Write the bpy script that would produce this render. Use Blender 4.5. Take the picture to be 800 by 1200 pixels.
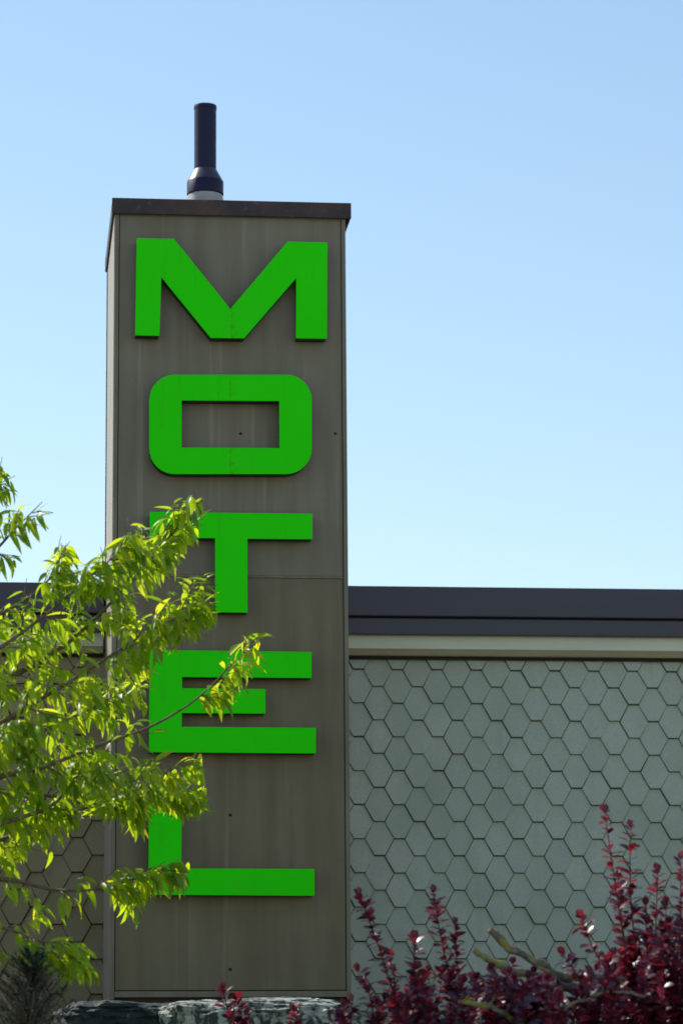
import bpy, bmesh, math, random
from mathutils import Vector, Matrix, noise
R = math.radians
rng = random.Random(7)
scene = bpy.context.scene
for o in list(bpy.data.objects):
    bpy.data.objects.remove(o, do_unlink=True)
COL = scene.collection

# ------------------------------------------------------------------ camera
F_PX, PITCH, YAW, ROLL = 3800.0, 11.28, 5.94, -0.42      # focal length in photo pixels (800 x 1200)
EYE = Vector((0.0, -16.39, 1.6))
_pt, _yw, _rl = R(PITCH), R(YAW), R(ROLL)
FW = Vector((math.sin(_yw)*math.cos(_pt), math.cos(_yw)*math.cos(_pt), math.sin(_pt)))
_r = Vector((math.cos(_yw), -math.sin(_yw), 0)); _u = _r.cross(FW)
RT = _r*math.cos(_rl) + _u*math.sin(_rl)
UP = -_r*math.sin(_rl) + _u*math.cos(_rl)
cam = bpy.data.cameras.new('camera'); cam_o = bpy.data.objects.new('camera', cam); COL.objects.link(cam_o)
m = Matrix((RT, UP, -FW)).transposed().to_4x4(); m.translation = EYE
cam_o.matrix_world = m
cam.sensor_fit = 'VERTICAL'; cam.sensor_height = 36.0; cam.sensor_width = 24.0
cam.lens = F_PX/1200*36.0; cam.clip_start = 0.1; cam.clip_end = 3000
cam.dof.use_dof = True; cam.dof.focus_distance = 15.3; cam.dof.aperture_fstop = 2.9
scene.camera = cam_o

# ------------------------------------------------------------------ sky, sun, exposure
SUN_DIR = Vector((-0.80, 0.72, 1.08)).normalized()        # towards the sun: left and behind the facade, fairly high
world = bpy.data.worlds.new('World'); scene.world = world; world.use_nodes = True
wn = world.node_tree; bg = wn.nodes['Background']
sky = wn.nodes.new('ShaderNodeTexSky'); sky.sky_type = 'NISHITA'; sky.sun_disc = False
sky.sun_elevation = math.asin(SUN_DIR.z); sky.sun_rotation = math.atan2(SUN_DIR.x, SUN_DIR.y)
sky.altitude = 1500; sky.air_density = 1.6; sky.dust_density = 0.2; sky.ozone_density = 1.2
wn.links.new(sky.outputs[0], bg.inputs[0]); bg.inputs[1].default_value = 0.15
sun = bpy.data.lights.new('sun', 'SUN'); sun.energy = 5.0; sun.angle = R(0.53); sun.color = (1.0, 0.95, 0.86)
sun_o = bpy.data.objects.new('sun', sun); COL.objects.link(sun_o)
sun_o.rotation_euler = SUN_DIR.to_track_quat('Z', 'Y').to_euler(); sun_o.location = (-10, 0, 20)
vs = scene.view_settings
vs.view_transform = 'Standard'; vs.look = 'None'; vs.exposure = 0.04; vs.gamma = 1.0; vs.use_curve_mapping = False
scene.render.engine = 'CYCLES'

# ------------------------------------------------------------------ pixel helpers
def ray(x, y):
    return (FW*F_PX + RT*(x-400) + UP*(600-y)).normalized()
def at(x, y, Y):
    """point on the plane y = Y seen at photo pixel (x, y)"""
    d = ray(x, y)
    return EYE + d*((Y-EYE.y)/d.y)
def to_px(p):
    v = Vector(p)-EYE; z = v.dot(FW)
    return 400+F_PX*v.dot(RT)/z, 600-F_PX*v.dot(UP)/z

# ------------------------------------------------------------------ object helpers
def tag(o, label=None, cat=None, group=None, kind=None):
    if label: o['label'] = label
    if cat: o['category'] = cat
    if group: o['group'] = group
    if kind: o['kind'] = kind
    return o
def empty(name, loc):
    o = bpy.data.objects.new(name, None); COL.objects.link(o); o.location = loc; o.empty_display_size = .1
    return o
class MB:
    def __init__(s): s.v = []; s.f = []; s.sm = []
    def add(s, vs_, fs, smooth=False):
        b = len(s.v); s.v += [tuple(v) for v in vs_]
        for f in fs: s.f.append(tuple(i+b for i in f)); s.sm.append(smooth)
        return s
    def box(s, x0, x1, y0, y1, z0, z1):
        vs_ = [(x, y, z) for z in (z0, z1) for y in (y0, y1) for x in (x0, x1)]
        return s.add(vs_, [(0,2,3,1),(4,5,7,6),(0,1,5,4),(2,6,7,3),(0,4,6,2),(1,3,7,5)])
    def tube(s, pts, rad, n=8, cap=True):
        pts = [Vector(p) for p in pts]; vs_ = []; fs = []
        prev = None
        for i, p in enumerate(pts):
            t = (pts[min(i+1, len(pts)-1)]-pts[max(i-1, 0)]).normalized()
            if prev is None:
                a = t.cross(Vector((0,0,1)) if abs(t.z) < .9 else Vector((1,0,0))).normalized()
            else:
                a = (prev - t*prev.dot(t)).normalized()
            prev = a; b = t.cross(a)
            r = rad[i] if isinstance(rad, (list, tuple)) else rad
            vs_ += [p + a*(r*math.cos(2*math.pi*k/n)) + b*(r*math.sin(2*math.pi*k/n)) for k in range(n)]
        for i in range(len(pts)-1):
            for k in range(n):
                fs.append((i*n+k, i*n+(k+1)%n, (i+1)*n+(k+1)%n, (i+1)*n+k))
        if cap:
            fs.append(tuple(range(n-1, -1, -1))); fs.append(tuple((len(pts)-1)*n+k for k in range(n)))
        return s.add(vs_, fs, True)
    def lathe(s, prof, c, n=40):
        vs_ = [(c[0]+r*math.cos(2*math.pi*k/n), c[1]+r*math.sin(2*math.pi*k/n), c[2]+z) for r, z in prof for k in range(n)]
        fs = [(i*n+k, i*n+(k+1)%n, (i+1)*n+(k+1)%n, (i+1)*n+k) for i in range(len(prof)-1) for k in range(n)]
        return s.add(vs_, fs, True)
    def mesh(s, name, mat):
        me = bpy.data.meshes.new(name); me.from_pydata(s.v, [], s.f); me.update()
        me.polygons.foreach_set('use_smooth', s.sm)
        if mat: me.materials.append(mat)
        return me
    def build(s, name, mat, parent=None, rel=None, bevel=0, sharp=None):
        me = s.mesh(name, mat)
        if rel is not None: me.transform(Matrix.Translation(-Vector(rel)))
        if sharp is not None: me.set_sharp_from_angle(angle=R(sharp))
        o = bpy.data.objects.new(name, me); COL.objects.link(o)
        if parent: o.parent = parent
        if bevel:
            b = o.modifiers.new('bevel', 'BEVEL'); b.width = bevel; b.segments = 2; b.limit_method = 'ANGLE'; b.angle_limit = R(40)
        return o

# ------------------------------------------------------------------ materials
class NT:
    def __init__(s, name):
        s.m = bpy.data.materials.new(name); s.m.use_nodes = True; s.t = s.m.node_tree
        s.b = s.t.nodes['Principled BSDF']; s.out = s.t.nodes['Material Output']
    def n(s, typ, **kw):
        nd = s.t.nodes.new(typ)
        for k, v in kw.items(): setattr(nd, k, v)
        return nd
    def l(s, a, b): s.t.links.new(a, b); return s
    def setv(s, sock, v):
        if hasattr(v, 'is_output') or isinstance(v, bpy.types.NodeSocket): s.l(v, sock)
        else: sock.default_value = v
    def coord(s, which='Object', scale=(1,1,1), loc=(0,0,0)):
        tc = s.n('ShaderNodeTexCoord'); mp = s.n('ShaderNodeMapping')
        s.l(tc.outputs[which], mp.inputs[0]); mp.inputs['Scale'].default_value = scale; mp.inputs['Location'].default_value = loc
        return mp.outputs[0]
    def noise(s, co, scale=5, detail=4, rough=.55, dist=0):
        x = s.n('ShaderNodeTexNoise'); s.l(co, x.inputs['Vector'])
        x.inputs['Scale'].default_value = scale; x.inputs['Detail'].default_value = detail
        x.inputs['Roughness'].default_value = rough; x.inputs['Distortion'].default_value = dist
        return x.outputs['Fac']
    def ramp(s, fac, stops):
        r = s.n('ShaderNodeValToRGB'); s.l(fac, r.inputs[0]); e = r.color_ramp.elements
        while len(e) < len(stops): e.new(.5)
        for el, (p, c) in zip(e, stops):
            el.position = p; el.color = (c, c, c, 1) if isinstance(c, (int, float)) else tuple(c)+(1,)
        return r.outputs[0]
    def mix(s, fac, a, b, blend='MIX'):
        x = s.n('ShaderNodeMix', data_type='RGBA', blend_type=blend)
        s.setv(x.inputs[0], fac)
        for sock, v in ((x.inputs[6], a), (x.inputs[7], b)):
            if isinstance(v, tuple) and len(v) == 3: v = v+(1,)
            s.setv(sock, v)
        return x.outputs[2]
    def math(s, op, a, b=0):
        x = s.n('ShaderNodeMath', operation=op); s.setv(x.inputs[0], a); s.setv(x.inputs[1], b); return x.outputs[0]
    def bump(s, h, strength=.3, dist=.01):
        x = s.n('ShaderNodeBump'); s.l(h, x.inputs['Height']); x.inputs['Strength'].default_value = strength
        x.inputs['Distance'].default_value = dist; s.l(x.outputs[0], s.b.inputs['Normal']); return s
    def done(s, color=None, rough=None, spec=None, metal=None):
        if color is not None: s.setv(s.b.inputs['Base Color'], color+(1,) if isinstance(color, tuple) and len(color) == 3 else color)
        if rough is not None: s.setv(s.b.inputs['Roughness'], rough)
        if spec is not None: s.b.inputs['Specular IOR Level'].default_value = spec
        if metal is not None: s.b.inputs['Metallic'].default_value = metal
        return s.m

def mat_panel(name, base, dirt, pale):
    t = NT(name); c1 = t.coord('Object', (9, 9, .55)); c2 = t.coord('Object', (1, 1, 1)); c3 = t.coord('Object', (26, 26, .8))
    st = t.ramp(t.noise(c1, 1.0, 5, .6), [(.42, 0), (.72, 1)])
    bl = t.ramp(t.noise(c2, 2.2, 5, .6), [(.35, 0), (.75, 1)])
    col = t.mix(t.math('MULTIPLY', bl, .55), base, dirt)
    col = t.mix(t.math('MULTIPLY', st, .6), col, dirt)
    fine = t.ramp(t.noise(c3, 1.0, 3, .5), [(.60, 0), (.74, 1)])
    col = t.mix(t.math('MULTIPLY', fine, .36), col, pale)
    sp = t.ramp(t.noise(c2, 70, 2, .5), [(.70, 0), (.78, 1)])
    col = t.mix(t.math('MULTIPLY', sp, .30), col, pale)
    t.bump(t.noise(c2, 3.0, 3), .15, .02)
    return t.done(col, t.ramp(t.noise(c1, 2, 3), [(.3, .42), (.7, .62)]), .4)
M_panel_up = mat_panel('panel_grey', (.230, .202, .142), (.155, .132, .086), (.36, .325, .25))
M_panel_lo = mat_panel('panel_brown', (.200, .166, .095), (.128, .102, .052), (.29, .25, .16))
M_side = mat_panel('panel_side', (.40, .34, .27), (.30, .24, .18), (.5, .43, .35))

def mat_coping():
    t = NT('coping_rusty'); c = t.coord('Object', (1, 1, 1))
    a = t.ramp(t.noise(c, 6, 6, .65), [(.38, 0), (.66, 1)])
    col = t.mix(a, (.035, .026, .030), (.085, .042, .032))
    b = t.ramp(t.noise(c, 34, 4, .6), [(.60, 0), (.74, 1)])
    col = t.mix(t.math('MULTIPLY', b, .5), col, (.16, .13, .115))
    t.bump(t.noise(c, 18, 4), .25, .01)
    return t.done(col, .55, .4)
M_coping = mat_coping()
def mat_simple(name, a, b, scale=6, rough=.5, spec=.4, bumpd=.004, sc=(1,1,1)):
    t = NT(name); c = t.coord('Object', sc)
    col = t.mix(t.ramp(t.noise(c, scale, 5, .6), [(.35, 0), (.7, 1)]), a, b)
    t.bump(t.noise(c, scale*3, 4), .25, bumpd)
    return t.done(col, rough, spec)
M_pipe = mat_simple('pipe_paint', (.010, .008, .040), (.014, .010, .044), 9, .5, .3)
M_cone = mat_simple('cone_paint', (.05, .042, .07), (.035, .028, .05), 12, .34, .5)
M_flash = mat_simple('flashing_lead', (.42, .40, .40), (.30, .28, .29), 14, .5, .4)
M_fascia = mat_simple('fascia_dark', (.036, .031, .056), (.046, .039, .060), 1.6, .38, .5, .003, (.4, 1, 3))
M_shadow_strip = mat_simple('shadow_strip_black', (.012, .011, .010), (.02, .017, .014), 8, .6, .3)  # near-black colour for the painted shadow line below the wall trim
M_trim = mat_simple('trim_pale_green', (.72, .72, .56), (.60, .61, .46), 3, .55, .4, .004, (.5, 1, 4))
M_bead = mat_simple('trim_bead', (.34, .28, .15), (.26, .20, .10), 3, .55, .4, .004, (.5, 1, 4))
M_felt = mat_simple('felt_backing', (.15, .165, .14), (.11, .124, .105), 8, .9, .2)
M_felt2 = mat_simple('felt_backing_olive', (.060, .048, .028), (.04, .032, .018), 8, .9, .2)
M_roof = mat_simple('roof_membrane', (.09, .09, .09), (.06, .06, .06), 2, .8, .3)
M_concrete = mat_simple('plinth_concrete', (.20, .19, .17), (.14, .13, .115), 4, .8, .3)
M_bolt = mat_simple('bolt_rust', (.02, .016, .012), (.035, .022, .014), 30, .6, .3)
M_corner = mat_simple('corner_trim_paint', (.215, .188, .135), (.155, .132, .09), 4, .45, .4, .003, (4, 4, .6))

def mat_shingle(name, a, b, moss):
    t = NT(name); oi = t.n('ShaderNodeObjectInfo'); gm = t.n('ShaderNodeNewGeometry')
    rnd = t.math('FRACT', t.math('ADD', oi.outputs['Random'], gm.outputs['Random Per Island']), 0)
    tc = t.n('ShaderNodeNewGeometry')
    mp = t.n('ShaderNodeMapping'); t.l(tc.outputs['Position'], mp.inputs[0]); mp.inputs['Scale'].default_value = (1, 1, 1)
    c = mp.outputs[0]
    col = t.mix(rnd, a, b)
    g = t.ramp(t.noise(c, 260, 2, .6), [(.35, .78), (.7, 1.18)])
    col = t.mix(1.0, col, g, 'MULTIPLY')
    big = t.ramp(t.noise(c, 1.7, 4, .6), [(.40, 0), (.72, 1)])
    col = t.mix(t.math('MULTIPLY', big, .8), col, moss)
    mp2 = t.n('ShaderNodeMapping'); t.l(tc.outputs['Position'], mp2.inputs[0]); mp2.inputs['Scale'].default_value = (14, 14, 1.1)
    st = t.ramp(t.noise(mp2.outputs[0], 1, 4, .6), [(.55, 0), (.75, 1)])
    col = t.mix(t.math('MULTIPLY', st, .5), col, moss)
    t.bump(t.noise(c, 300, 2), .35, .002)
    return t.done(col, .85, .25)
M_shingle = mat_shingle('shingle_green_grey', (.46, .50, .41), (.535, .57, .47), (.35, .40, .305))
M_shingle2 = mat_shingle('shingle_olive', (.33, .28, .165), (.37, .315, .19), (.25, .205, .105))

def mat_letter(name, stain):
    t = NT(name); c = t.coord('Object'); tc = t.n('ShaderNodeTexCoord')
    n1 = t.ramp(t.noise(c, 3.2, 4, .55), [(.35, 0), (.75, 1)])
    col = t.mix(t.math('MULTIPLY', n1, .35), (.020, .86, .001), (.022, .74, .001))
    c2 = t.coord('Object', (24, 24, 2.4))
    s = t.ramp(t.noise(c2, 1, 4, .6), [(.60, 0), (.80, 1)])
    col = t.mix(t.math('MULTIPLY', s, .35), col, (.05, .40, .012))
    fd = t.ramp(t.noise(t.coord('Object', (1, 1, 1), (5, 3, 1)), 1.4, 5, .6), [(.4, 0), (.75, 1)])
    col = t.mix(t.math('MULTIPLY', fd, .25), col, (.06, .80, .02))
    if stain:
        sx = t.n('ShaderNodeSeparateXYZ'); t.l(tc.outputs['Object'], sx.inputs[0])
        near = t.ramp(t.math('ABSOLUTE', sx.outputs[0]), [(0, 1), (.05, 0)])
        w = t.ramp(t.noise(c, 26, 4, .65), [(.45, 0), (.68, 1)])
        col = t.mix(t.math('MULTIPLY', t.math('MULTIPLY', near, w), .4), col, (.10, .13, .02))
        line = t.ramp(t.math('ABSOLUTE', sx.outputs[0]), [(0, 1), (.0025, 0)])
        col = t.mix(t.math('MULTIPLY', line, .22), col, (.02, .14, .006))
    return t.done(col, .5, .06)
M_let = mat_letter('letter_green', False); M_let_s = mat_letter('letter_green_seamed', True)
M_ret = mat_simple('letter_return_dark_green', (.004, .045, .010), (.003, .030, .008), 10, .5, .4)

def mat_leaf(name, cols, trans, tmul, rough, spec, coat=0.0):
    t = NT(name); oi = t.n('ShaderNodeObjectInfo'); gm = t.n('ShaderNodeNewGeometry')
    rnd = t.math('FRACT', t.math('ADD', oi.outputs['Random'], gm.outputs['Random Per Island']), 0)
    k = len(cols)-1
    col = t.ramp(rnd, [(i/k, c) for i, c in enumerate(cols)])
    t.done(col, rough, spec)
    tr = t.n('ShaderNodeBsdfTranslucent')
    tcol = t.mix(1.0, col, tmul, 'MULTIPLY'); t.l(tcol, tr.inputs[0])
    mx = t.n('ShaderNodeMixShader'); mx.inputs[0].default_value = trans
    t.l(t.b.outputs[0], mx.inputs[1]); t.l(tr.outputs[0], mx.inputs[2]); t.l(mx.outputs[0], t.out.inputs[0])
    return t.m
M_leaf = mat_leaf('leaf_green', [(.085, .180, .014), (.190, .320, .016), (.280, .410, .020), (.140, .260, .018), (.370, .450, .045)], .60, (2.7, 2.2, .8), .38, .55)
M_red = mat_leaf('leaf_barberry', [(.060, .012, .028), (.140, .014, .028), (.300, .030, .056), (.130, .018, .048), (.040, .012, .028)], .34, (1.8, 1.0, 1.0), .34, .6)
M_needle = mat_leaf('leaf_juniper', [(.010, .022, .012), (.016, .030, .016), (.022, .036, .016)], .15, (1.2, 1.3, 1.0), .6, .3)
M_bark = mat_simple('bark_brown', (.19, .15, .11), (.10, .075, .055), 22, .8, .25, .006, (1, 1, .5))
M_twig = mat_simple('twig_olive', (.16, .14, .06), (.09, .075, .04), 30, .7, .3)
M_redtwig = mat_simple('twig_red', (.075, .016, .020), (.04, .012, .014), 30, .6, .4)
def mat_lichen():
    t = NT('lichen_branch'); c = t.coord('Object')
    a = t.ramp(t.noise(c, 11, 5, .6), [(.50, 0), (.62, 1)])
    col = t.mix(a, (.16, .14, .11), (.30, .29, .045))
    b = t.ramp(t.noise(c, 30, 4, .6), [(.5, 0), (.65, 1)])
    col = t.mix(t.math('MULTIPLY', b, .6), col, (.27, .28, .24))
    t.bump(t.noise(c, 45, 4), .6, .01)
    return t.done(col, .9, .2)
M_lichen = mat_lichen()
M_cut = mat_simple('cut_wood', (.42, .30, .17), (.30, .20, .11), 40, .8, .2)
def mat_rock(name, dark, pale, thr):
    t = NT(name); c = t.coord('Object', (5, 8, 2.2)); 
    mp = [n for n in t.t.nodes if n.type == 'MAPPING'][0]; mp.inputs['Rotation'].default_value = (0, R(-38), R(20))
    c2 = t.coord('Object')
    s = t.ramp(t.noise(c, 4.2, 6, .62, .4), [(thr, 0), (thr+.10, 1)])
    col = t.mix(s, dark, pale)
    v = t.ramp(t.noise(c2, 14, 5, .6), [(.4, .7), (.7, 1.15)])
    col = t.mix(1.0, col, v, 'MULTIPLY')
    t.bump(t.noise(c, 9, 6, .6), .7, .03)
    return t.done(col, .6, .4)
M_rock_d = mat_rock('slate_dark', (.020, .032, .036), (.13, .15, .15), .62)
M_rock_p = mat_rock('slate_streaked', (.040, .056, .054), (.50, .53, .46), .45)
def mat_ground():
    t = NT('ground_bank'); c = t.coord('Object')
    a = t.ramp(t.noise(c, .9, 6, .6), [(.40, 0), (.62, 1)])
    col = t.mix(a, (.050, .042, .026), (.048, .072, .022))
    b = t.ramp(t.noise(c, 24, 4, .6), [(.4, .7), (.7, 1.2)])
    col = t.mix(1.0, col, b, 'MULTIPLY'); t.bump(t.noise(c, 30, 5), .6, .03)
    return t.done(col, .95, .2)
M_ground = mat_ground()
M_bounce = mat_simple('bounce_slab_pale', (.44, .41, .36), (.36, .335, .29), 1.2, .9, .25, .004)  # kept pale so the unseen slab throws sunlight up at the facade

# ------------------------------------------------------------------ ground: street level, bank, raised bed
BED = 2.12
def ground_z(y):
    t = min(1, max(0, (y+9.5)/7.3)); t = t*t*(3-2*t)
    return BED*t
def hump(x, y):
    return .03*noise.noise(Vector((x*.9, y*.9, 0))) if abs(x) < 14 and -9.6 < y < .5 else 0
xs = [-600, -200, -60, -25, -14] + [-13+.5*i for i in range(53)] + [14, 25, 60, 200, 600]
ys = [-600, -200, -60, -22, -14] + [-9.6+.4*i for i in range(25)] + [.8, 1.6, 6, 20, 60, 200, 600]
g = MB(); nx = len(xs)
g.add([(x, y, ground_z(y)+hump(x, y)) for y in ys for x in xs],
      [(j*nx+i, j*nx+i+1, (j+1)*nx+i+1, (j+1)*nx+i) for j in range(len(ys)-1) for i in range(nx-1)], True)
tag(g.build('ground', M_ground), kind='structure')
g = MB().box(-70, 70, -62, -9.7, -.3, .006)
tag(g.build('bounce_slab', M_bounce), kind='structure')  # unseen slab added in front to bounce fill light onto tower and letters

# ------------------------------------------------------------------ sign tower
D = 1.10                                        # depth of the tower; front plane is y = 0
XL = at(132.2, 700, 0).x; XR = at(407.6, 700, 0).x
Z_seam = at(270, 674.5, 0).z; Z_base = at(270, 1161.5, 0).z; Z_bot = at(270, 1171.5, 0).z
Z_cap0 = at(270, 253, -.025).z; Z_cap1 = at(270, 234.8, -.025).z
WALL_Y = D - .02
root_t = Vector(((XL+XR)/2, D/2, BED))
tower = empty('sign_tower', root_t)
tag(tower, 'tall grey-brown metal-clad tower carrying green letters beside the shingled wall', 'tower')
tp = dict(parent=tower, rel=root_t)
TRW = .021
MB().box(XL+.004, XR-.004, .014, D-.004, Z_bot-.02, Z_cap1-.03).build('core', M_felt2, **tp)
MB().box(XL+TRW+.003, XR-TRW-.003, .002, .012, Z_seam+.002, Z_cap0+.02).build('front_panel', M_panel_up, bevel=.002, **tp)
lo = MB().box(XL+TRW+.003, XR-TRW-.003, .004, .012, Z_base+.005, Z_seam-.004).build('front_panel', M_panel_lo, bevel=.002, **tp)
lo['label'] = 'browner lower cladding sheet below the lap seam'
MB().box(XL+TRW+.003, XR-TRW-.003, -.004, .010, Z_seam-.010, Z_seam+.001).build('lap_seam', M_corner, bevel=.002, **tp)
MB().box(XL-.001, XL+TRW, -.005, .013, Z_bot, Z_cap0+.02).build('corner_trim', M_corner, bevel=.003, **tp)
MB().box(XR-TRW, XR+.001, -.005, .013, Z_bot, Z_cap0+.02).build('corner_trim', M_corner, bevel=.003, **tp)
MB().box(XL+TRW+.001, XR-TRW-.001, -.006, .012, Z_bot+.012, Z_base).build('base_trim', M_corner, bevel=.002, **tp)
MB().box(XL-.004, XL+.0035, .0135, D-.012, Z_bot, Z_cap0+.02).build('side_panel', M_side, bevel=.002, **tp)
MB().box(XR-.0035, XR+.002, .0135, D-.012, Z_bot, Z_cap0+.02).build('side_panel', M_panel_up, bevel=.002, **tp)
MB().box(XL-.009, XL-.002, D-.03, D+.004, Z_bot, Z_cap0+.02).build('corner_trim', M_bolt, **tp)
MB().box(XL+.03, XR-.03, .03, D, BED-.15, Z_bot).build('plinth', M_concrete, **tp)
for bx, by in ((270, 955), (270, 1136), (282, 508), (393, 508), (298, 330)):
    p = at(bx, by, 0)
    b = MB(); b.lathe([(0, .004), (.0065, .004), (.0085, 0)], (0, 0, 0), 10)
    for i, v in enumerate(b.v): b.v[i] = (p.x+v[0], -v[2]+.003, p.z+v[1])
    b.build('bolt', M_bolt, **tp)
# coping: front, sides, back boards and a roof sheet
OL, OR, OF = .018, .030, .028
x0, x1, y0, y1 = XL-OL, XR+OR, -OF, D+.03
th = .014
MB().box(x0, x1, y0, y0+th, Z_cap0, Z_cap1).build('coping_board', M_coping, bevel=.003, **tp)
MB().box(x0+.0015, x0+th, y0+th, y1-th, Z_cap0+.001, Z_cap1-.001).build('coping_board', M_coping, bevel=.003, **tp)
MB().box(x1-th, x1-.0015, y0+th, y1-th, Z_cap0+.001, Z_cap1-.001).build('coping_board', M_coping, bevel=.003, **tp)
MB().box(x0, x1, y1-th, y1, Z_cap0, Z_cap1).build('coping_board', M_coping, bevel=.003, **tp)
MB().box(x0+th, x1-th, y0+th, y1-th, Z_cap1-.030, Z_cap1-.006).build('roof_sheet', M_roof, **tp)
# soffit filling the overhang, set up inside the coping
MB().box(x0+th+.001, XL-.005, y0+th+.001, y1-th-.001, Z_cap0+.018, Z_cap1-.031).build('soffit', M_coping, **tp)
MB().box(XR+.004, x1-th-.001, y0+th+.001, y1-th-.001, Z_cap0+.018, Z_cap1-.031).build('soffit', M_coping, **tp)

# ------------------------------------------------------------------ flue pipe
PY = .50
pc = at(240.5, 232, PY); sc = (PY-EYE.y)/F_PX/FW.y*1.0
zt = at(240.5, 124.5, PY).z; zc1 = at(240.5, 200, PY).z; zc0 = at(240.5, 214, PY).z
rp, rc = 13.6*sc, 21.8*sc
roofz = Z_cap1-.006
root_p = Vector((pc.x, PY, roofz)); flue = empty('flue_pipe', root_p)
tag(flue, 'dark upright flue pipe with a wider collar on the tower roof', 'pipe')
def lathe_part(name, prof, mat):
    MB().lathe([(r, z-roofz) for r, z in prof], (0, 0, 0), 48).build(name, mat, flue, sharp=35)
lathe_part('pipe', [(rp-.006, zt-.10), (rp-.006, zt), (rp-.001, zt+.001), (rp, zt-.002), (rp, zt-.018), (rp-.002, zt-.020), (rp-.002, zc1-.05)], M_pipe)
lathe_part('cone', [(rp-.002, zc1+.004), (rp+.002, zc1), (rc-.001, zc0+.003)], M_cone)
zf = at(240.5, 227.5, PY).z
lathe_part('collar', [(rc-.002, zc0+.003), (rc, zc0), (rc, zf-.004), (rc-.012, zf-.008)], M_pipe)
lathe_part('flashing', [(rc-.014, zf-.004), (rc-.004, zf-.012), (rc+.028, roofz+.012), (rc+.07, roofz)], M_flash)

# ------------------------------------------------------------------ letters M O T E L
LD = .085
def rounded(x0, y0, x1, y1, r, n=8):
    pts = []
    for cx, cy, a0 in ((x1-r, y0+r, -90), (x1-r, y1-r, 0), (x0+r, y1-r, 90), (x0+r, y0+r, 180)):
        for k in range(n+1):
            a = R(a0+90*k/n); pts.append((cx+r*math.cos(a), cy+r*math.sin(a)))
    return pts
GLYPH = {
 'M': ([(160.5,279),(204,279.8),(270,362),(337,283),(383.5,284),(383,397),(346.5,396.5),(347,326),(286,396.5),(247,396),(189.3,325),(187,393.5),(158.5,393)], None),
 'O': (rounded(175, 439, 365.3, 555.6, 30), [(213,469.3),(327,470),(327.3,525),(213,524.5)]),
 'T': ([(175.6,599.8),(366,602),(366,632),(290,631.4),(290,718),(252,717.5),(252,630.8),(175.6,630)], None),
 'E': ([(175.2,761.5),(365,764),(365,794.6),(213.5,793.5),(213.5,806.5),(311,807.5),(311,836.4),(213.2,835.6),(213,851.6),(370,853),(370,883),(174.8,881.6)], None),
 'L': ([(174.6,928),(213,928.4),(212.6,1017.6),(368.5,1018.4),(368.5,1050),(174.2,1048.6)], None)}
WHICH = {'M': 'green raised letter M, topmost of the five on the tower',
         'O': 'green raised letter O with rounded outer corners and rectangular opening',
         'T': 'green raised letter T crossing the tower seam, leaves over its left arm',
         'E': 'green raised letter E with a short middle bar and a twig across it',
         'L': 'green raised letter L, lowest of the five on the tower'}
def square_up(loop):
    return [(at(x, y, -LD).x, at(x, y, -LD).z) for x, y in loop]
for ch, (outer, inner) in GLYPH.items():
    out = square_up(outer); inn = square_up(inner) if inner else None
    cx = (min(p[0] for p in out)+max(p[0] for p in out))/2; zb = min(p[1] for p in out)
    root = Vector((cx, -.01, zb)); L = empty('sign_letter', root)
    tag(L, WHICH[ch], 'letter', 'green letters spelling MOTEL on the tower')
    def solid(name, off_y0, off_y1, mat, cap_back, bev=0):
        bm = bmesh.new()
        def ring(loop, y): return [bm.verts.new((x-root.x, y-root.y, z-root.z)) for x, z in loop]
        for y, cap in ((off_y0, True), (off_y1, cap_back)):
            if not cap: continue
            es = []
            for lp in ([out] + ([inn] if inn else [])):
                vs_ = ring(lp, y); es += [bm.edges.new((vs_[i], vs_[(i+1) % len(vs_)])) for i in range(len(vs_))]
            bmesh.ops.triangle_fill(bm, edges=es, use_beauty=True)
        for lp in ([out] + ([inn] if inn else [])):
            a = ring(lp, off_y0); b = ring(lp, off_y1)
            for i in range(len(lp)):
                j = (i+1) % len(lp); bm.faces.new((a[i], a[j], b[j], b[i]))
        bmesh.ops.remove_doubles(bm, verts=bm.verts, dist=1e-5)
        bmesh.ops.dissolve_limit(bm, angle_limit=R(1), verts=bm.verts, edges=bm.edges)
        bmesh.ops.recalc_face_normals(bm, faces=bm.faces)
        me = bpy.data.meshes.new(name); bm.to_mesh(me); bm.free(); me.materials.append(mat)
        o = bpy.data.objects.new(name, me); COL.objects.link(o); o.parent = L
        if bev:
            b = o.modifiers.new('bevel', 'BEVEL'); b.width = bev; b.segments = 2; b.limit_method = 'ANGLE'; b.angle_limit = R(50)
        return o
    solid('face', -LD, -LD+.006, M_let_s if ch in 'MO' else M_let, True, .0015)
    # return: the same outline, a touch smaller
    _o, _i = out, inn
    def shrink(lp, d):
        n = len(lp); res = []
        area = sum(lp[i][0]*lp[(i+1) % n][1]-lp[(i+1) % n][0]*lp[i][1] for i in range(n)); sg = 1 if area > 0 else -1
        for i in range(n):
            a, b, c = Vector(lp[i-1]), Vector(lp[i]), Vector(lp[(i+1) % n])
            e1 = (b-a).normalized(); e2 = (c-b).normalized()
            n1 = Vector((-e1.y, e1.x))*sg; n2 = Vector((-e2.y, e2.x))*sg; s_ = n1+n2
            s_ = s_/max(.25, s_.length_squared)*2
            res.append((b.x+s_.x*d, b.y+s_.y*d))
        return res
    out = shrink(out, .003); inn = shrink(inn, -.003) if inn else None
    solid('return', -LD+.0065, .0005, M_ret, True)
    out, inn = _o, _i

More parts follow.
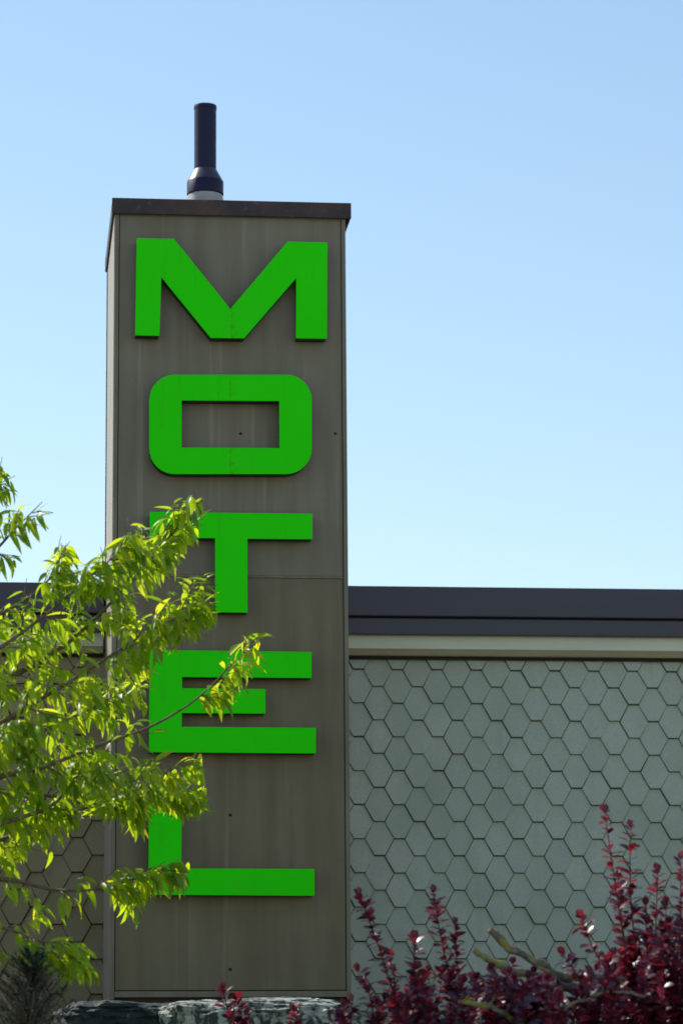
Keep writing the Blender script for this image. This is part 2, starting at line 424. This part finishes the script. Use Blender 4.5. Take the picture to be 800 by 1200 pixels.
# ------------------------------------------------------------------ motel building
FX0, FX1 = -5.0, 8.5
zF1 = at(600, 689.4, D-.12).z; zF2 = at(600, 724.5, D-.12).z; zF3 = at(600, 746.5, D-.08).z
zT2 = at(600, 762.5, D-.06).z; zT3 = at(600, 770.6, D-.06).z
root_b = Vector(((FX0+FX1)/2, D+3, BED)); bld = empty('motel_building', root_b)
tag(bld, 'low flat-roofed motel building with hexagonal shingle walls and dark fascia', 'building')
bp = dict(parent=bld, rel=root_b)
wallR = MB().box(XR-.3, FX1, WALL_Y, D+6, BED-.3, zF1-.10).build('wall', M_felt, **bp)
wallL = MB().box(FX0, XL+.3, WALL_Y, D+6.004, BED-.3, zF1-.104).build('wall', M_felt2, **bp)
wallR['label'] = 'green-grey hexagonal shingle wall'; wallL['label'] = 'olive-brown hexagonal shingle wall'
MB().box(FX0-.1, FX1+.1, WALL_Y-.06, D+6.1, zF1-.10, zF1-.03).build('roof', M_roof, **bp)
for xa, xb in ((FX0-.12, XL-.012), (XR+.006, FX1+.12)):
    MB().box(xa, xb, D-.150, D-.100, zF2, zF1).build('fascia', M_fascia, bevel=.006, **bp)
    MB().box(xa, xb, D-.128, D-.0995, zF3, zF2-.006).build('fascia', M_fascia, bevel=.004, **bp)
    MB().box(xa, xb, D-.099, D-.05, zF3+.02, zF1-.012).build('fascia_backing', M_fascia, **bp)
    MB().box(xa, xb, D-.1, WALL_Y-.001, zF1-.012, zF1-.004).build('coping_top', M_fascia, **bp)
    xa2, xb2 = (xa, xb-.004) if xa < 0 else (xa+.022, xb)
    MB().box(xa2, xb2, D-.088, D-.045, zT2, zF3+.018).build('trim_board', M_trim, bevel=.003, **bp)
    MB().box(xa2, xb2, D-.096, D-.045, zT3, zT2-.001).build('trim_bead', M_bead, bevel=.004, **bp)
    MB().box(xa2, xb2, D-.060, D-.046, zT3-.015, zT3-.001).build('shadow_strip', M_shadow_strip, **bp)  # black strip standing in for the shade beneath the trim
MB().box(XR+.004, XR+.020, D-.082, D-.04, zT3+.004, zF3+.015).build('trim_end', M_trim, bevel=.002, **bp)
# shingles: one hexagonal tile, shared mesh, laid in offset columns
SY = WALL_Y-.004
a0 = at(444, 963.4, SY); a1 = at(537, 963.4+.8, SY); a2 = at(443, 1003.4, SY)
PXm = (a1.x-a0.x)/2; PZm = a0.z-a2.z
def shingle_verts(gap):
    fl = PXm*.135; wd = PXm*.365; h = PZm; ch_ = PXm*.006
    g1, g2 = gap*.75, gap*1.9
    prof = [(-fl+g1*.3, g2), (fl-g1*.3, g2), (wd-g1, h/2), (fl-g1*.3, h-g1*.1), (-fl+g1*.3, h-g1*.1), (-wd+g1, h/2)]
    def yy(z): return -(.023-.018*z/h)
    f = [(x, yy(z), z) for x, z in prof]; b = [(x, .003, z) for x, z in prof]
    return f+b, [(0,1,2,3,4,5)] + [(i, i+6, (i+1) % 6+6, (i+1) % 6) for i in range(6)]
def shingle_mesh(name, mat):
    v, f = shingle_verts(.0028); mb = MB(); mb.add(v, f); return mb.mesh(name, mat)
me_r = shingle_mesh('shingle', M_shingle); me_l = shingle_mesh('shingle_olive', M_shingle2)
srng = random.Random(3)
rest = {0: MB(), 1: MB()}
v0, f0 = shingle_verts(.0028)
cnt = [0, 0]
for k in range(-80, 90):
    X = a0.x + k*PXm/2
    for j in range(-20, 30):
        Z = a0.z + (j + (.5 if k % 2 else 0))*PZm      # bottom edge of the tile
        if Z+PZm*.5 > zT3+PZm*.62 or Z < BED-.05: continue
        side = 1 if X > (XL+XR)/2 else 0
        if XL+.06 < X < XR-.06 or X < FX0+.12 or X > FX1-.12: continue
        mt = Matrix.Translation((X+srng.uniform(-.0016, .0016), SY+srng.uniform(-.001, .002), Z+srng.uniform(-.0018, .0018))) \
            @ Matrix.Rotation(R(srng.uniform(-.6, .6)), 4, 'Y') @ Matrix.Rotation(R(srng.uniform(-.35, .35)), 4, 'X') @ Matrix.Rotation(R(srng.uniform(-.3, .3)), 4, 'Z')
        px_, py_ = to_px((X, SY, Z+PZm/2))
        if -22 < px_ < 822 and 750 < py_ < 1215:
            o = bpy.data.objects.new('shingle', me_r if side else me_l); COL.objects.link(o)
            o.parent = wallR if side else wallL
            o.matrix_local = Matrix.Translation(-root_b) @ mt; cnt[side] += 1
        else:
            rest[side].add([mt @ Vector(v) for v in v0], f0)
print('SHINGLES', cnt)
for s_, w in ((0, wallL), (1, wallR)):
    tag(rest[s_].build('shingle_field', M_shingle if s_ else M_shingle2, w, rel=root_b), kind='stuff')

# ------------------------------------------------------------------ rocks at the tower foot
def rock(px0, px1, ptop, Y, depth, mat, label, seed, flat):
    A = at(px0, ptop, Y); B = at(px1, ptop, Y); cx = (A.x+B.x)/2; w = (B.x-A.x)/2; zg = ground_z(Y)-.12
    hh = (A.z-zg)
    bm = bmesh.new(); bmesh.ops.create_icosphere(bm, subdivisions=5, radius=1)
    for v in bm.verts:
        d = v.co.normalized(); e = flat
        q = Vector([math.copysign(abs(c)**e, c) for c in d])
        n1 = noise.fractal(q*1.1+Vector((seed, 0, 0)), 1.0, 2.0, 4)
        n2 = noise.fractal(Vector((q.x*2.2-q.z*1.6, q.y*3, q.z*2.2+q.x*1.6))*1.3+Vector((0, seed, 0)), .8, 2.1, 5)
        s_ = 1+.07*n1+.045*n2+.02*math.floor(3*n2)/2
        v.co = Vector((q.x*w*s_, q.y*depth*s_, hh/2*(1+q.z*s_)*.96))
    me = bpy.data.meshes.new('rock'); bm.to_mesh(me); bm.free(); me.materials.append(mat)
    me.polygons.foreach_set('use_smooth', [True]*len(me.polygons)); me.set_sharp_from_angle(angle=R(32))
    o = bpy.data.objects.new('rock', me); COL.objects.link(o); o.location = (cx, Y, zg)
    tag(o, label, 'rock', 'rocks along the top of the bank')
rock(66, 222, 1173, -1.9, .40, M_rock_d, 'dark blue-green flat-topped rock below the lower left tower corner', 3.1, .42)
rock(174, 416, 1171, -2.0, .42, M_rock_p, 'long pale rock with dark diagonal streaks between the dark rock and the red shrub', 8.7, .40)

# ------------------------------------------------------------------ leaves
def leaf_shape(width, curl, fold, n=5, peak=.42):
    v = []; f = []
    for i in range(n+1):
        t = i/n; w = width*(math.sin(math.pi*min(1, t**(math.log(.5)/math.log(peak))))**.85 if 0 < t < 1 else 0)
        a = curl*t
        x = t*(1-.12*abs(curl)*t); z = -curl*.5*t*t
        if i in (0, n): v.append((x, 0, z))
        else: v += [(x, -w, z+fold*w), (x, 0, z), (x, w, z+fold*w)]
    idx = lambda i, s: 0 if i == 0 else (len(v)-1 if i == n else 1+(i-1)*3+s)
    for i in range(n):
        for s in (0, 1):
            q = [idx(i, s), idx(i+1, s), idx(i+1, s+1), idx(i, s+1)]
            qq = []
            for k in q:
                if k not in qq: qq.append(k)
            f.append(tuple(qq))
    return v, f
LEAVES = [leaf_shape(.105+.022*(i % 4), .15+.30*(i % 5), .15+.25*(i % 3)) for i in range(12)]
REDLEAVES = [leaf_shape(.31+.03*(i % 2), .15+.2*(i % 3), .2, 4, .60) for i in range(5)]
def frame(d, nrm):
    d = d.normalized(); y = nrm.cross(d)
    y = y.normalized() if y.length > 1e-4 else d.orthogonal().normalized()
    z = d.cross(y)
    return Matrix((d, y, z)).transposed().to_4x4()
def inside(poly, x, y):
    c = False; n = len(poly)
    for i in range(n):
        x0, y0 = poly[i]; x1, y1 = poly[i-1]
        if (y0 > y) != (y1 > y) and x < (x1-x0)*(y-y0)/(y1-y0)+x0: c = not c
    return c
def plant_leaves(placed, shapes, mat, owner, rel, limit, stuff_name, min_px):
    """placed: (matrix, size, shape index, parent part). The largest in view become parts, the rest one mesh."""
    meshes = []
    for i, (v, f) in enumerate(shapes):
        mb = MB(); mb.add(v, f, True); meshes.append(mb.mesh('leaf', mat))
    sc_ = []
    for n, (mt, size, k, par) in enumerate(placed):
        c = mt.translation + (mt.to_3x3() @ Vector((.5, 0, 0)))*1.0
        x, y = to_px(c); inview = 0 < x < 800 and 0 < y < 1200
        dirv = (mt.to_3x3() @ Vector((0, 0, 1))).normalized(); face_ = abs(dirv.dot((c-EYE).normalized()))
        px_len = size*F_PX/(c-EYE).length
        sc_.append((px_len*(.4+face_)-3*(c.y) if inview and px_len > min_px and par is not None else -1, n))
    sc_.sort(reverse=True); chosen = {n for s_, n in sc_[:limit] if s_ > 0}
    mb = MB(); Tm = Matrix.Translation(-Vector(rel))
    for n, (mt, size, k, par) in enumerate(placed):
        if n in chosen:
            o = bpy.data.objects.new('leaf', meshes[k]); COL.objects.link(o); o.parent = par; o.matrix_local = Tm @ mt
        else:
            v, f = shapes[k]; mb.add([mt @ Vector(q) for q in v], f, True)
    tag(mb.build(stuff_name, mat, owner, rel=rel), kind='stuff')
    print('LEAVES', stuff_name, len(placed), len(chosen))

# ------------------------------------------------------------------ green tree at the left
OUTLINE = [(-400,380),(-40,470),(0,540),(12,572),(34,568),(56,590),(50,632),(24,650),(16,684),(44,690),(56,655),(76,636),(100,660),(118,650),(128,638),(140,622),(175,612),(195,588),(236,574),(240,606),(222,640),(236,648),(252,690),(252,725),(225,745),(200,765),(174,790),(168,826),(182,845),(228,812),(258,772),(285,748),(312,740),(308,772),(280,822),(250,850),(230,838),(200,852),(170,870),(180,884),(236,876),(242,948),(215,955),(180,945),(165,976),(140,962),(100,955),(70,985),(30,996),(18,1012),(60,1003),(78,1028),(140,1020),(222,1003),(220,1038),(160,1078),(110,1065),(85,1060),(70,1080),(115,1122),(112,1146),(60,1142),(30,1132),(-400,1150)]
TY = -3.3
BR = [  # main limbs as pixels (x, y) and a depth offset
 ([(-60,950),(0,911),(45,902),(92,882),(175,852),(235,815),(270,780),(304,748)], 0.0, 1.0),
 ([(-70,885),(0,848),(52,816),(112,780),(160,748),(215,722),(244,706)], -.15, 1.0),
 ([(-60,830),(20,790),(70,760),(100,736),(136,700),(172,660),(205,620),(230,580)], .12, 1.1),
 ([(-60,985),(20,960),(67,940),(92,910),(160,915),(236,888)], -.1, 1.0),
 ([(-60,1045),(0,1030),(60,1042),(110,1042),(160,1030),(218,1010)], .1, .9),
 ([(-70,760),(0,720),(40,696),(66,668),(77,642)], .2, .8),
 ([(-60,700),(-10,650),(25,612),(50,588)], -.2, .8),
 ([(-60,1095),(0,1088),(50,1105),(108,1132)], -.25, .9),
 ([(-60,640),(-20,590),(3,548)], .1, .8),
 ([(-60,870),(40,858),(90,838),(130,818),(165,806)], .35, 1.1),
 ([(-60,930),(30,930),(100,938),(170,930),(228,935)], .3, 1.1),
 ([(-60,800),(0,760),(60,715),(110,672),(150,640)], -.35, .9),
 ([(-60,1000),(0,985),(50,968),(110,945),(165,955)], .25, 1.0),
]
trunk_x = at(-330, 900, TY).x
root_tr = Vector((trunk_x, TY, ground_z(TY)-.05)); tree = empty('leafy_tree', root_tr)
tag(tree, 'young tree with drooping yellow-green leaves reaching in front of the tower', 'tree')
def smooth_path(pts, n=5):
    out = []
    for i in range(len(pts)-1):
        p0, p1, p2, p3 = pts[max(i-1, 0)], pts[i], pts[i+1], pts[min(i+2, len(pts)-1)]
        for k in range(n):
            t = k/n
            out.append(.5*((2*p1)+(p2-p0)*t+(2*p0-5*p1+4*p2-p3)*t*t+(3*p1-p0-3*p2+p3)*t**3))
    out.append(pts[-1]); return out
trng = random.Random(21)
GR = Vector((0, 0, -1))
placed = []; mbt = MB()
def leafy_shoot(start, direc, length, part, mbt, check, dens=1.0):
    """a thin twig with drooping leaves set alternately along it"""
    pts = [start]; d = direc.normalized(); n = 5
    for i in range(n):
        d = (d + Vector((trng.uniform(-.18, .18), trng.uniform(-.18, .18), trng.uniform(-.16, .10)))).normalized()
        pts.append(pts[-1]+d*length/n)
    if check and not inside(OUTLINE, *to_px(pts[3])): return
    mbt.tube(pts, [.0028*(1-.6*i/n) for i in range(n+1)], 5)
    nl = max(5, int(length/.0155*dens)); ph = trng.uniform(0, 6)
    for i in range(nl):
        t = (.12+.88*(i+trng.random()*.6)/nl); q = min(n-1, int(t*n)); fr = min(1, t*n-q)
        p = pts[q].lerp(pts[q+1], fr); tw = (pts[q+1]-pts[q]).normalized()
        a = ph+i*2.4; side = tw.orthogonal().normalized()
        side = Matrix.Rotation(a, 3, tw) @ side
        ld = (tw*(.35+.5*t) + side*.75 + GR*trng.uniform(.35, 1.25) + Vector((0, -.12, 0))).normalized()
        size = trng.uniform(.058, .122)*(1-.5*max(0, t-.7)/.3)
        up = (Vector((0, 0, 1))+side*.5+Vector((trng.uniform(-.6, .6), trng.uniform(-.8, .3), 0))).normalized()
        mt = Matrix.Translation(p+ld*.006) @ frame(ld, up) @ Matrix.Scale(size, 4)
        if check:
            tip = p+ld*size
            if not inside(OUTLINE, *to_px(p+ld*size*.6)): continue
        placed.append((mt, size, trng.randrange(len(LEAVES)), part))
Z_TR = BED
for bi, (pp, dy, dens) in enumerate(BR):
    P = []
    for i, (x, y) in enumerate(pp):
        q = i/(len(pp)-1)
        P.append(at(x, y, TY+dy*(.4+.6*q)+.08*math.sin(2.1*i+bi)))
    base = Vector((trunk_x+.02, TY, max(root_tr.z+.75, P[0].z-.42)))
    path = smooth_path([base, base.lerp(P[0], .5)+Vector((0, 0, -.04))] + P)
    N = len(path)
    path = [p+Vector((0, 0, .006*noise.noise(p*6+Vector((bi, 0, 0))))) for p in path]
    rad = [.0015+.0165*(1-i/(N-1))**1.25*(.7+.3*dens) for i in range(N)]
    mb = MB(); mb.tube(path, rad, 7)
    part = mb.build('branch', M_bark, tree, rel=root_tr)
    # side shoots
    cum = 0; nxt = .02
    for i in range(1, N):
        seg = (path[i]-path[i-1]).length; cum += seg
        x, y = to_px(path[i])
        if x < -50:                                    # leafy too where the limb is still outside the frame
            nxt = cum
            if x > -235 and i % 2:
                for rep in range(2):
                    n0 = len(placed)
                    d = (path[i]-path[i-1]).normalized() + Vector((trng.uniform(-.6, .6), trng.uniform(-.9, .9), trng.uniform(-.3, .9)))
                    leafy_shoot(path[i], d, trng.uniform(.15, .30), None, mbt, False, .8)
                    placed[n0:] = [q for q in placed[n0:] if to_px(q[0].translation)[0] < -25]
            continue
        if cum >= nxt:
            nxt = cum + trng.uniform(.058, .096)
            tdir = (path[i]-path[i-1]).normalized(); q = i/(N-1)
            for rep in range(2):
                sgn = trng.choice((-1, 1)); ang = R(trng.uniform(20, 70))*sgn
                d = Matrix.Rotation(ang, 3, FW) @ tdir + Vector((0, trng.uniform(-.8, .8), trng.uniform(-.05, .35)))
                leafy_shoot(path[i], d, trng.uniform(.12, .30)*(1.05-.45*q), part, mbt, True, dens)
    leafy_shoot(path[-3], path[-1]-path[-3], .10, part, mbt, True, 1.5)
    for i in range(int(N*.74), N, 1 if bi % 3 else 2):                     # fuller tufts towards the end of the limb
        tdir = (path[i]-path[i-1]).normalized()
        for rep in range(2):
            d = Matrix.Rotation(R(trng.uniform(-55, 55)), 3, FW) @ tdir + Vector((0, trng.uniform(-.7, .7), trng.uniform(0, .3)))
            leafy_shoot(path[i], d, trng.uniform(.07, .15), part, mbt, True, 1.1)
# the rest of the crown, beyond the frame
for bi in range(15):
    ang = trng.uniform(R(60), R(330)) if bi % 2 else trng.uniform(R(100), R(260)); el = R(trng.uniform(15, 70))
    d = Vector((math.cos(ang)*math.cos(el), math.sin(ang)*math.cos(el), math.sin(el)))
    base = Vector((trunk_x, TY, root_tr.z+trng.uniform(.8, 1.9))); ln = trng.uniform(.9, 1.5)
    path = smooth_path([base, base+d*ln*.5, base+d*ln+Vector((0, 0, .12))], 6)
    if to_px(path[-1])[0] > -60: continue
    mb = MB(); mb.tube(path, [.003+.014*(1-i/(len(path)-1)) for i in range(len(path))], 6)
    part = mb.build('branch', M_bark, tree, rel=root_tr)
    for i in range(4, len(path)):
        for rep in range(3):
            dd = (d+Vector((trng.uniform(-1, 1), trng.uniform(-1, 1), trng.uniform(-.4, .8)))).normalized()
            n0 = len(placed)
            leafy_shoot(path[i], dd, trng.uniform(.2, .4), None, mbt, False, .8)
            placed[n0:] = [q for q in placed[n0:] if to_px(q[0].translation)[0] < -25]
tr_top = Vector((trunk_x+.03, TY, root_tr.z+2.05))
MB().tube(smooth_path([root_tr, root_tr+Vector((.03, .02, .6)), root_tr+Vector((-.02, 0, 1.3)), tr_top], 5), [.058-.0024*i for i in range(16)], 12).build('trunk', M_bark, tree, rel=root_tr)
tag(mbt.build('twigs', M_twig, tree, rel=root_tr), kind='stuff')
plant_leaves(placed, LEAVES, M_leaf, tree, root_tr, 295, 'crown_foliage', 9)

# ------------------------------------------------------------------ red barberry shrubs
def barberry(label, Y, stems, mass, seed, limit, stubs=()):
    rr = random.Random(seed)
    cx = sum(s[0][0] for s in stems)/len(stems)
    gx = at(cx, 1200, Y).x; root = Vector((gx, Y, ground_z(Y)-.04)); sh = empty('barberry_shrub', root)
    tag(sh, label, 'shrub', 'red barberry shrubs on the bank')
    pl = []; rest_stems = MB()
    def stem(tip, basept, thick, name, part_leaves, z0=0.0, sz=1.0):
        T = at(tip[0], tip[1], Y+tip[2]); B0 = at(basept[0], basept[1], Y+tip[2]*.6)
        G = root+Vector(((B0.x-root.x)*.45, tip[2]*.3, 0))
        path = smooth_path([G, B0.lerp(G, .35)+Vector((.01, 0, 0)), B0, B0.lerp(T, .55)+Vector((rr.uniform(-.02, .02), 0, .01)), T], 6)
        N = len(path); rad = [thick*(1-.78*i/(N-1)) for i in range(N)]
        if name:
            mb = MB(); mb.tube(path, rad, 6); part = mb.build('stem', M_redtwig, sh, rel=root)
        else:
            rest_stems.tube(path, rad, 5); part = sh
        cum = 0; nxt = 0; ph = rr.uniform(0, 6)
        for i in range(8, N):
            a, b = path[i-1], path[i]; ln = (b-a).length; tw = (b-a).normalized(); s_ = 0
            while s_ < ln:
                q = (i-1+s_/ln)/(N-1); p = a.lerp(b, s_/ln)
                for k in range(rr.choice((1, 2, 2, 3))):
                    ph += 2.2; sd = Matrix.Rotation(ph+rr.uniform(-.4, .4), 3, tw) @ tw.orthogonal().normalized()
                    ld = (tw*rr.uniform(.2, 1.0)+sd+Vector((0, -.2, rr.uniform(-.3, .3)))).normalized()
                    size = rr.uniform(.026, .056)*(1.12-.25*q)*sz
                    up = (tw+Vector((rr.uniform(-.5, .5), rr.uniform(-.9, .2), rr.uniform(0, .7)))).normalized()
                    pl.append((Matrix.Translation(p) @ frame(ld, up) @ Matrix.Scale(size, 4), size, rr.randrange(len(REDLEAVES)), part))
                s_ += rr.uniform(.012, .022)
        # the reddest young leaves stand upright at the tip
        for k in range(4):
            ld = (tw+Vector((rr.uniform(-.35, .35), rr.uniform(-.35, .35), 0))).normalized(); size = rr.uniform(.024, .036)*sz
            pl.append((Matrix.Translation(path[-1]) @ frame(ld, Vector((rr.uniform(-1, 1), -1, .2))) @ Matrix.Scale(size, 4), size, 0, part))
    for tip, bs in stems: stem(tip, bs, .0065, True, True, sz=1.22)
    x0, x1, topf, n = mass
    for k in range(n):
        x = rr.uniform(x0, x1); top = topf(x)
        y = top + abs(rr.gauss(0, 38)) + 2
        stem((x, y, rr.uniform(-.30, .30)), (x+rr.uniform(-18, 18), max(y+60, 1190), 0), .0045, False, False, sz=1.1)
    rest_stems.build('inner_stems', M_redtwig, sh, rel=root)
    for pts, r0, r1, cut in stubs:
        P = smooth_path([at(x, y, Y+dz) for x, y, dz in pts], 12)
        P = [p+Vector((.004*noise.noise(p*30), .004*noise.noise(p*27), .012*noise.noise(p*17)+.004*noise.noise(p*55))) for p in P]; N = len(P)
        mb = MB(); mb.tube(P, [(r0+(r1-r0)*i/(N-1))*(1+.30*noise.noise(P[i]*30)+.22*noise.noise(P[i]*95)) for i in range(N)], 10)
        for k in range(5, N-3, 7):                    # short side spurs
            e = (P[k+1]-P[k]).normalized(); q = (e*rr.uniform(.2, .8)+Vector((rr.uniform(-.6, .6), rr.uniform(-.8, .2), rr.uniform(-.3, 1)))).normalized()
            l_ = rr.uniform(.015, .05); mb.tube([P[k], P[k]+q*l_*.6, P[k]+q*l_+Vector((0, 0, .006))], [r0*.55, r0*.38, r0*.22], 6)
        br = mb.build('pruned_branch', M_lichen, sh, rel=root); br['label'] = 'bare lichen-covered pruned branch'
        if cut:
            e = (P[0]-P[1]).normalized(); mb = MB(); mb.tube([P[0]-e*.002, P[0]+e*.003], r0*.86, 10)
            mb.build('cut_end', M_cut, br, rel=root)
    plant_leaves(pl, REDLEAVES, M_red, sh, root, limit, 'foliage', 5.5)
def interp(tab):
    def f(x):
        for (xa, ya), (xb, yb) in zip(tab, tab[1:]):
            if xa <= x <= xb: return ya+(yb-ya)*(x-xa)/(xb-xa)
        return tab[0][1] if x < tab[0][0] else tab[-1][1]
    return f
topf = interp([(380,1195),(400,1178),(430,1165),(455,1146),(490,1134),(530,1126),(560,1132),(600,1138),(640,1134),(680,1140),(710,1122),(740,1100),(770,1085),(800,1070),(860,1050)])
barberry('dark red barberry with pruned lichened branches beside the tower corner', -4.1,
  [((421,1050,0), (468,1190)), ((508,1046,.05), (538,1190)), ((486,1100,-.05), (488,1200)), ((455,1120,.1), (462,1200)), ((533,1085,.1), (548,1195)), ((420,1140,-.1), (440,1210)), ((600,1130,.1), (590,1210))],
  (392, 655, topf, 66), 5, 200,
  [([(574,1093,0), (600,1112,.02), (632,1130,.05), (668,1150,.1)], .0135, .017, True),
   ([(556,1114,-.05), (590,1134,-.05), (630,1146,-.02), (672,1160,.1)], .0135, .018, True),
   ([(536,1172,-.24), (556,1178,-.25), (585,1184,-.22), (612,1202,-.1)], .009, .011, False),
   ([(622,1126,-.3), (642,1140,-.3), (655,1150,-.15)], .006, .009, False)])
barberry('taller dark red barberry with long upright shoots against the shingle wall', -4.3,
  [((708,953,0), (742,1180)), ((738,970,.05), (752,1180)), ((680,1076,-.05), (728,1170)), ((770,1022,.1), (768,1180)), ((797,1008,0), (806,1180)), ((724,1030,.12), (742,1180)), ((756,1062,-.1), (758,1190)), ((780,1060,-.1), (776,1190)), ((660,1120,0), (690,1190))],
  (610, 860, topf, 74), 9, 200,
  [([(692,1164,-.22), (722,1163,-.26), (752,1167,-.22), (790,1180,-.1)], .005, .007, False),
   ([(650,1188,-.2), (680,1172,-.2), (720,1166,-.2)], .006, .006, False)])
barberry('single small red barberry shoot in front of the pale rock', -3.2,
  [((262,1160,0), (278,1215)), ((276,1172,.03), (284,1215)), ((345,1186,.03), (340,1225))],
  (250, 292, lambda x: 1200, 4), 13, 40)

# ------------------------------------------------------------------ dark juniper at the lower left
jr = random.Random(4); JY = -3.9
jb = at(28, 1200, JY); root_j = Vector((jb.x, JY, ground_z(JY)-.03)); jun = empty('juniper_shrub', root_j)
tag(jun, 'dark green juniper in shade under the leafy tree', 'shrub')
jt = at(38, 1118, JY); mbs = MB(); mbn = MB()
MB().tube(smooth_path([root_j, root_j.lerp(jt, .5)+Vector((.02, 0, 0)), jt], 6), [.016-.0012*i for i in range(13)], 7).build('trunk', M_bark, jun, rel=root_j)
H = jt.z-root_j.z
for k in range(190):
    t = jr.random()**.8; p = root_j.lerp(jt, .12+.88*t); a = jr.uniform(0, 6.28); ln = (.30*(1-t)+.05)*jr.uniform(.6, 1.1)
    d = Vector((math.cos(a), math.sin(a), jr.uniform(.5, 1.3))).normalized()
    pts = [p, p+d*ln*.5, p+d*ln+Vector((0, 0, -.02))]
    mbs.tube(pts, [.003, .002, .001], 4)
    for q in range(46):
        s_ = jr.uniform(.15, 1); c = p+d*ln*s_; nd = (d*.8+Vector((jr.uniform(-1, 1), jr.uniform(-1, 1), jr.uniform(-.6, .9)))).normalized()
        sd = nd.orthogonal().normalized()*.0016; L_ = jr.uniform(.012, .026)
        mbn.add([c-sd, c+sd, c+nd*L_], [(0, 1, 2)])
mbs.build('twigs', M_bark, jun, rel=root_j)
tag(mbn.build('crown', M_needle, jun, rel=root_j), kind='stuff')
